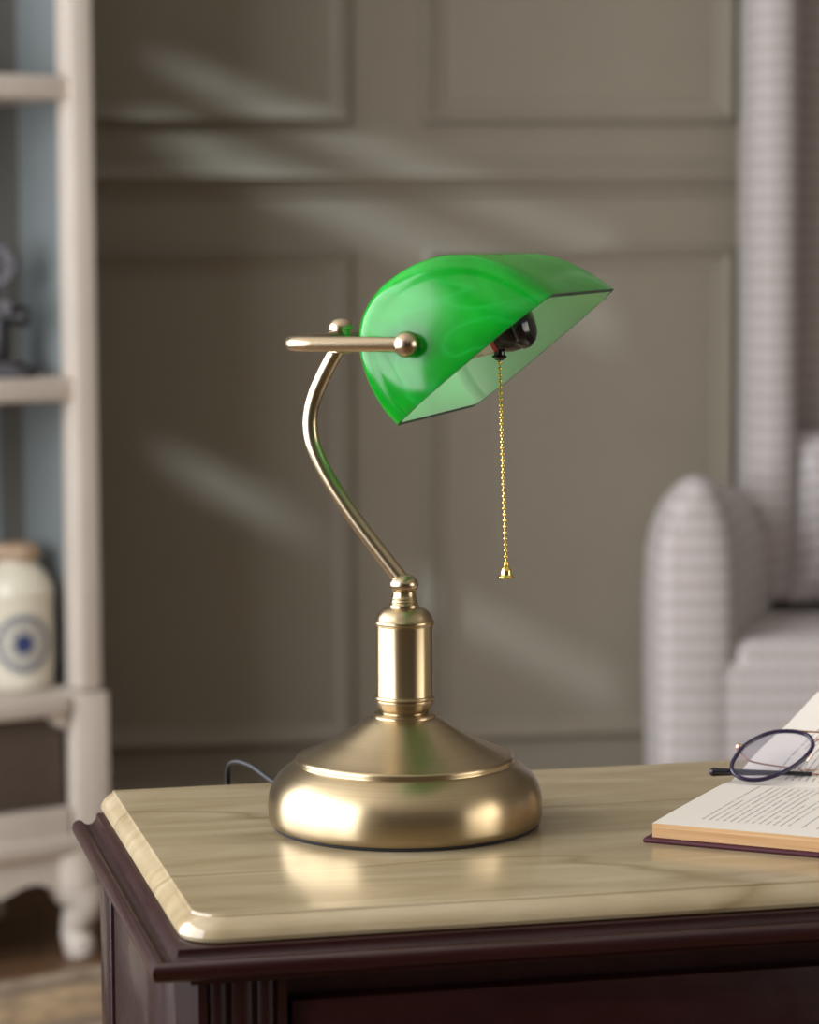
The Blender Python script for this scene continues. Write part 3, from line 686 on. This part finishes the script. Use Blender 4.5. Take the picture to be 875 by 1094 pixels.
# local: x right, y back, front at y = -0.35
bm = bmesh.new(); box(bm, -0.445, 0.445, -0.364, 0.25, 0.13, 0.44, 0.015, seg=4); finish(bm, 'seat_base', M['fabric'], chair)
bm = bmesh.new(); box(bm, -0.415, 0.415, -0.360, 0.16, 0.40, 0.475, 0.028, seg=5); finish(bm, 'seat_cushion', M['fabric'], chair)
def arm_mesh(s):
    bm = bmesh.new()
    # stations front to back: (y, outer x, inner x, top z)
    st = [(-0.37, -0.512, -0.445, 0.715), (-0.362, -0.532, -0.425, 0.735), (-0.345, -0.542, -0.412, 0.745), (-0.28, -0.544, -0.4, 0.746), (-0.15, -0.542, -0.362, 0.732), (0.0, -0.525, -0.305, 0.708), (0.12, -0.5, -0.265, 0.692), (0.27, -0.47, -0.24, 0.68)]
    rings = []
    for y, xo, xi, zt in st:
        r = (xi - xo) / 2; cx = (xi + xo) / 2; ring = [(xo + 0.006, 0.12), (xo, 0.40), (xo, zt - 0.20)]
        for k in range(1, 12): a = math.pi - math.pi * k / 12; ring.append((cx + r * math.cos(a), zt - 0.17 + 0.17 * math.sin(a) ** 0.9))
        ring += [(xi, zt - 0.20), (xi, 0.40), (xi, 0.12)]
        rings.append([bm.verts.new((-s * x, y, z)) for x, z in ring])
    for p, q in zip(rings, rings[1:]):
        for k in range(len(p)): bm.faces.new((p[k], p[(k + 1) % len(p)], q[(k + 1) % len(p)], q[k]))
    bm.faces.new(rings[0]); bm.faces.new(rings[-1])
    return bm
def wing_mesh(s):
    bm = bmesh.new(); rings = []
    # plan of the wing: a rounded roll in front that runs back to the backrest
    for z, g in ((0.50, 0.0), (0.75, 0.0), (1.0, 0.0), (1.3, 0.002), (1.55, 0.004), (1.66, 0.014), (1.70, 0.030)):
        pts = [(-0.235, 0.26), (-0.242, 0.14), (-0.247, 0.07), (-0.258, 0.022), (-0.285, 0.004), (-0.318, 0.012), (-0.336, 0.05), (-0.334, 0.12), (-0.324, 0.26)]
        cx, cy = -0.29, 0.14
        rings.append([bm.verts.new((-s * (cx + (x - cx) * (1 - g * 4)), cy + (y - cy) * (1 - g * 4), z)) for x, y in [(p.x, p.y) for p in catmull([(x, y, 0) for x, y in pts], 4)]])
    for p, q in zip(rings, rings[1:]):
        for k in range(len(p)): bm.faces.new((p[k], p[(k + 1) % len(p)], q[(k + 1) % len(p)], q[k]))
    bm.faces.new(rings[0]); bm.faces.new(rings[-1])
    return bm
for s in (1, -1):
    bmA = arm_mesh(s)
    for v in bmA.verts: v.co.x = -v.co.x
    finish(bmA, 'arm', M['fabric'], chair, 55)
    bmW = wing_mesh(s)
    for v in bmW.verts: v.co.x = -v.co.x
    finish(bmW, 'wing', M['fabric'], chair, 60)
bm = bmesh.new(); box(bm, -0.27, 0.27, 0.15, 0.285, 0.40, 1.68, 0.05, seg=5); finish(bm, 'backrest', M['fabric'], chair)
for sx in (-1, 1):
    for y in (-0.30, 0.22):
        bm = bmesh.new(); lathe(bm, [(0.016, 0.0), (0.020, 0.02), (0.028, 0.135), (0.0, 0.135)], 20, Matrix.Translation((sx * 0.41, y, 0))); finish(bm, 'leg', M['chair_leg'], chair)
# pillow
bm = bmesh.new()
bmesh.ops.create_grid(bm, x_segments=24, y_segments=20, size=1.0)
up_ = [v.co.copy() for v in bm.verts]; bm.free(); bm = bmesh.new()
NX, NZ = 24, 18; fr = []; bk_ = []
for j in range(NZ + 1):
    ra, rb = [], []
    for i in range(NX + 1):
        u = i / NX * 2 - 1; w = j / NZ * 2 - 1
        th = 0.065 * ((1 - u ** 4) * (1 - w ** 4)) ** 0.6
        x = 0.225 * u * (1 - 0.05 * (1 - abs(w))); z = 0.155 * w * (1 - 0.06 * (1 - abs(u)))
        e = i in (0, NX) or j in (0, NZ)
        v1 = bm.verts.new((x, -th, z)); v2 = v1 if e else bm.verts.new((x, th, z)); ra.append(v1); rb.append(v2)
    fr.append(ra); bk_.append(rb)
for j in range(NZ):
    for i in range(NX):
        bm.faces.new((fr[j][i], fr[j][i + 1], fr[j + 1][i + 1], fr[j + 1][i]))
        vs = (bk_[j][i], bk_[j + 1][i], bk_[j + 1][i + 1], bk_[j][i + 1])
        try: bm.faces.new(vs)
        except ValueError: pass
pil = finish(bm, 'cushion', M['fabric_pillow'], None, 70)
pil.location = (0.897, 5.005, 0.642); pil.rotation_euler = (R(-14), 0, R(4))
pil['label'] = 'pale woven lumbar cushion leaning on the backrest of the grey armchair'; pil['category'] = 'cushion'

# ------------------------------------------------------------------ white display cabinet
CA = R(35)
cab = thing('display_cabinet', 'tall cream white display cabinet with shelves and cabriole feet at the left wall panel', 'cabinet', (-0.490, 4.42, 0), CA)
# local: x runs along the front (right post ends at x = 0), y goes back into the cabinet
CW, CDp, CH = 0.95, 0.36, 2.02
def cab_part(name, boxes, m, bevel=0.003, parent=cab):
    bm = bmesh.new()
    for b in boxes: box(bm, *b, bevel)
    return finish(bm, name, m, parent)
for x0 in (-0.038, -CW):
    cab_part('front_post', [(x0, x0 + 0.038, 0, 0.05, 0.43, CH)], M['white_wood'])
    cab_part('base_post', [(x0 - (0.006 if x0 < -0.5 else 0.014), x0 + 0.046, -0.006, 0.055, 0.13, 0.425)], M['white_wood'])
for x0 in (-0.030, -CW):
    cab_part('back_post', [(x0, x0 + 0.030, CDp - 0.055, CDp, 0.43, CH)], M['cab_post'])
for x0 in (-0.022, -CW + 0.008):
    cab_part('side_panel', [(x0, x0 + 0.014, 0.05, 0.216, 0.43, CH)], M['cab_inside'], 0.002)
    cab_part('side_dark_strip', [(x0 + 0.002, x0 + 0.012, 0.214, CDp - 0.052, 0.43, CH)], M['cab_recess'], 0.0)  # dark strip in place of a shaded recess
cab_part('back_panel', [(-CW + 0.04, -0.04, CDp - 0.02, CDp - 0.008, 0.43, CH)], M['cab_inside'], 0.0)
for z in (0.907, 1.376, 1.80):
    cab_part('shelf', [(-CW + 0.02, -0.024, 0.008, CDp - 0.03, z - 0.018, z + 0.018)], M['white_wood'], 0.005)
cab_part('counter', [(-CW - 0.004, 0.004 - 0.066, -0.010, CDp - 0.02, 0.395, 0.427), (-0.064, -0.024, 0.05, CDp - 0.02, 0.395, 0.427)], M['white_wood'], 0.005)
cab_part('cornice', [(-CW - 0.02, 0.02, -0.025, CDp + 0.01, CH, CH + 0.05)], M['white_wood'], 0.01)
cab_part('lower_side', [(-0.02, 0.0, 0.05, CDp, 0.13, 0.43), (-CW, -CW + 0.02, 0.05, CDp, 0.13, 0.43), (-CW, 0, CDp - 0.02, CDp, 0.13, 0.43)], M['white_wood'], 0.002)
cab_part('bottom_rail', [(-CW + 0.06, -0.060, 0.0, 0.03, 0.165, 0.245), (-CW - 0.012, 0.010, -0.012, 0.05, 0.172, 0.200)], M['white_wood'], 0.004)
cab_part('basket_drawer', [(-CW + 0.064, -0.064, 0.016, 0.30, 0.246, 0.393)], M['wicker'], 0.004)
# corner bracket and scalloped apron
def apron():
    bm = bmesh.new(); top = 0.168; N = 60; pts = []
    x0, x1 = -CW + 0.05, -0.05
    for k in range(N + 1):
        t = k / N; x = x1 + (x0 - x1) * t; d = min(t, 1 - t) * (x1 - x0)     # distance from a foot
        z = 0.118
        if d < 0.05: z = 0.122 - 0.012 * math.sin(d / 0.05 * math.pi)
        elif d < 0.12: z = 0.122 + 0.010 * math.sin((d - 0.05) / 0.07 * math.pi) - 0.006 * (d - 0.05) / 0.07
        else: z = 0.116 - 0.030 * math.sin(min(1, (d - 0.12) / 0.30) * math.pi / 2)
        pts.append((x, z))
    prism(bm, [(x1, top)] + pts + [(x0, top)], 0.002, 0.024, 0.0)
    return bm
finish(apron(), 'apron', M['white_wood'], cab)
bm = bmesh.new(); prism(bm, [(-0.062, 0.396), (-0.062, 0.372)] + [(-0.062 - 0.03 * math.sin(a), 0.396 - 0.024 * math.cos(a)) for a in [k * math.pi / 16 for k in range(1, 8)]] + [(-0.094, 0.396)], 0.004, 0.016); finish(bm, 'bracket', M['white_wood'], cab)
for x in (-0.045, -CW + 0.045):
    for y in (0.028, CDp - 0.03):
        sx = 1 if x > -0.5 else -1; sy = -1 if y < 0.1 else 1
        bm = bmesh.new()
        pts = catmull([(x - 0.004 * sx, y, 0.17), (x + 0.002 * sx, y + 0.004 * sy, 0.12), (x + 0.013 * sx, y + 0.012 * sy, 0.085), (x + 0.001 * sx, y + 0.002 * sy, 0.042), (x + 0.006 * sx, y + 0.008 * sy, 0.018), (x + 0.008 * sx, y + 0.010 * sy, 0.0)], 6)
        n_ = len(pts); prof_r = [0.044, 0.043, 0.034, 0.021, 0.026, 0.023]
        rads = []
        for i in range(n_):
            f = i / (n_ - 1) * 5; k = min(4, int(f)); rads.append(prof_r[k] + (prof_r[k + 1] - prof_r[k]) * (f - k))
        tube(bm, pts, rads, 20); finish(bm, 'foot', M['white_wood'], cab)

# ------------------------------------------------------------------ cream jar with a blue emblem
JX, JY, JZ = -0.628, 4.4515, 0.427
jar = thing('storage_jar', 'cream ceramic jar with round blue emblem and brown lid in the white cabinet', 'jar', (JX, JY, JZ), 0)
JP = [(0.0, 0.0), (0.048, 0.0), (0.054, 0.004), (0.057, 0.012), (0.0585, 0.04), (0.0588, 0.10), (0.0585, 0.145), (0.0600, 0.150), (0.0600, 0.158), (0.0570, 0.168), (0.050, 0.182), (0.040, 0.194), (0.033, 0.200), (0.032, 0.208), (0.0, 0.208)]
bm = bmesh.new(); lathe(bm, JP, 56); finish(bm, 'body', M['cream'], jar)
bm = bmesh.new(); lathe(bm, [(0, 0.206), (0.036, 0.206), (0.038, 0.210), (0.038, 0.226), (0.035, 0.232), (0.0, 0.234)], 40); finish(bm, 'lid', M['cork'], jar)
bm = bmesh.new(); a0 = math.atan2(-JY, -JX) + 0.17; zc = 0.078
def on_jar(du, dz, lift=0.0006): return Vector(((0.0588 + lift) * math.cos(a0 + du / 0.0588), (0.0588 + lift) * math.sin(a0 + du / 0.0588), zc + dz))
def annulus(r0, r1, n=48):
    p = [bm.verts.new(on_jar(r0 * math.cos(2 * math.pi * k / n), r0 * math.sin(2 * math.pi * k / n))) for k in range(n)]
    q = [bm.verts.new(on_jar(r1 * math.cos(2 * math.pi * k / n), r1 * math.sin(2 * math.pi * k / n))) for k in range(n)]
    for k in range(n): bm.faces.new((p[k], p[(k + 1) % n], q[(k + 1) % n], q[k]))
annulus(0.001, 0.0150); annulus(0.0375, 0.0425); annulus(0.0450, 0.0470)
for k in range(22):
    a = 2 * math.pi * k / 22; w = 0.07
    pts = [(0.016, a - w), (0.016, a + w), (0.0355, a + w * 0.55), (0.0355, a - w * 0.55)]
    bm.faces.new([bm.verts.new(on_jar(r * math.cos(t), r * math.sin(t))) for r, t in pts])
finish(bm, 'emblem', M['blue_ink'], jar, smooth=False)['label'] = 'round blue printed emblem'

# ------------------------------------------------------------------ film projector ornament
PX, PY, PZ = -0.645, 4.44, 0.925
pj = thing('film_projector', 'small dark vintage film projector ornament with reels on the middle cabinet shelf', 'ornament', (PX, PY, PZ), R(-12))
bm = bmesh.new(); box(bm, -0.055, 0.052, -0.035, 0.035, 0.0, 0.014, 0.004); box(bm, -0.040, 0.036, -0.026, 0.026, 0.014, 0.024, 0.004); finish(bm, 'base', M['reel'], pj)
bm = bmesh.new(); box(bm, -0.035, 0.012, -0.018, 0.018, 0.024, 0.105, 0.006); tube(bm, [(-0.012, 0, 0.10), (-0.004, 0, 0.172)], 0.005, 12); finish(bm, 'body', M['projector'], pj)
bm = bmesh.new(); lathe(bm, [(0, 0), (0.013, 0), (0.013, 0.016), (0.016, 0.018), (0.016, 0.034), (0.0, 0.034)], 32, to_axis((0.012, 0, 0.096), (1, 0, 0))); finish(bm, 'lens_barrel', M['projector_dark'], pj)
bm = bmesh.new(); lathe(bm, [(0, -0.009), (0.011, -0.009), (0.0125, -0.006), (0.0125, 0.006), (0.011, 0.009), (0, 0.009)], 32, to_axis((0.021, -0.024, 0.112), (0, 1, 0))); finish(bm, 'roller', M['reel'], pj)
for (cx, cz, rr) in ((0.000, 0.176, 0.034), (-0.070, 0.150, 0.034)):
    bm = bmesh.new(); A = to_axis((cx, -0.012, cz), (0, 1, 0))
    for z in (-0.007, 0.005):
        B = A @ Matrix.Translation((0, 0, z)); rg = []
        lathe(bm, [(rr * 0.62, 0), (rr, 0), (rr * 1.02, 0.001), (rr, 0.002), (rr * 0.62, 0.002), (rr * 0.62, 0)], 48, B, cap=False)
        for k in range(5):
            a = 2 * math.pi * k / 5; tube(bm, [B @ Vector((0.005 * math.cos(a), 0.005 * math.sin(a), 0.001)), B @ Vector((rr * 0.66 * math.cos(a), rr * 0.66 * math.sin(a), 0.001))], 0.0032, 8)
    lathe(bm, [(0, -0.009), (0.008, -0.009), (0.008, 0.009), (0, 0.009)], 24, A)
    lathe(bm, [(0.010, -0.004), (rr * 0.9, -0.004), (rr * 0.9, 0.004), (0.010, 0.004)], 40, A, cap=False)
    finish(bm, 'reel', M['reel'], pj)
bm = bmesh.new(); tube(bm, [(-0.03, 0.0, 0.09), (-0.070, 0.0, 0.150)], 0.0045, 10); finish(bm, 'reel_arm', M['projector'], pj)
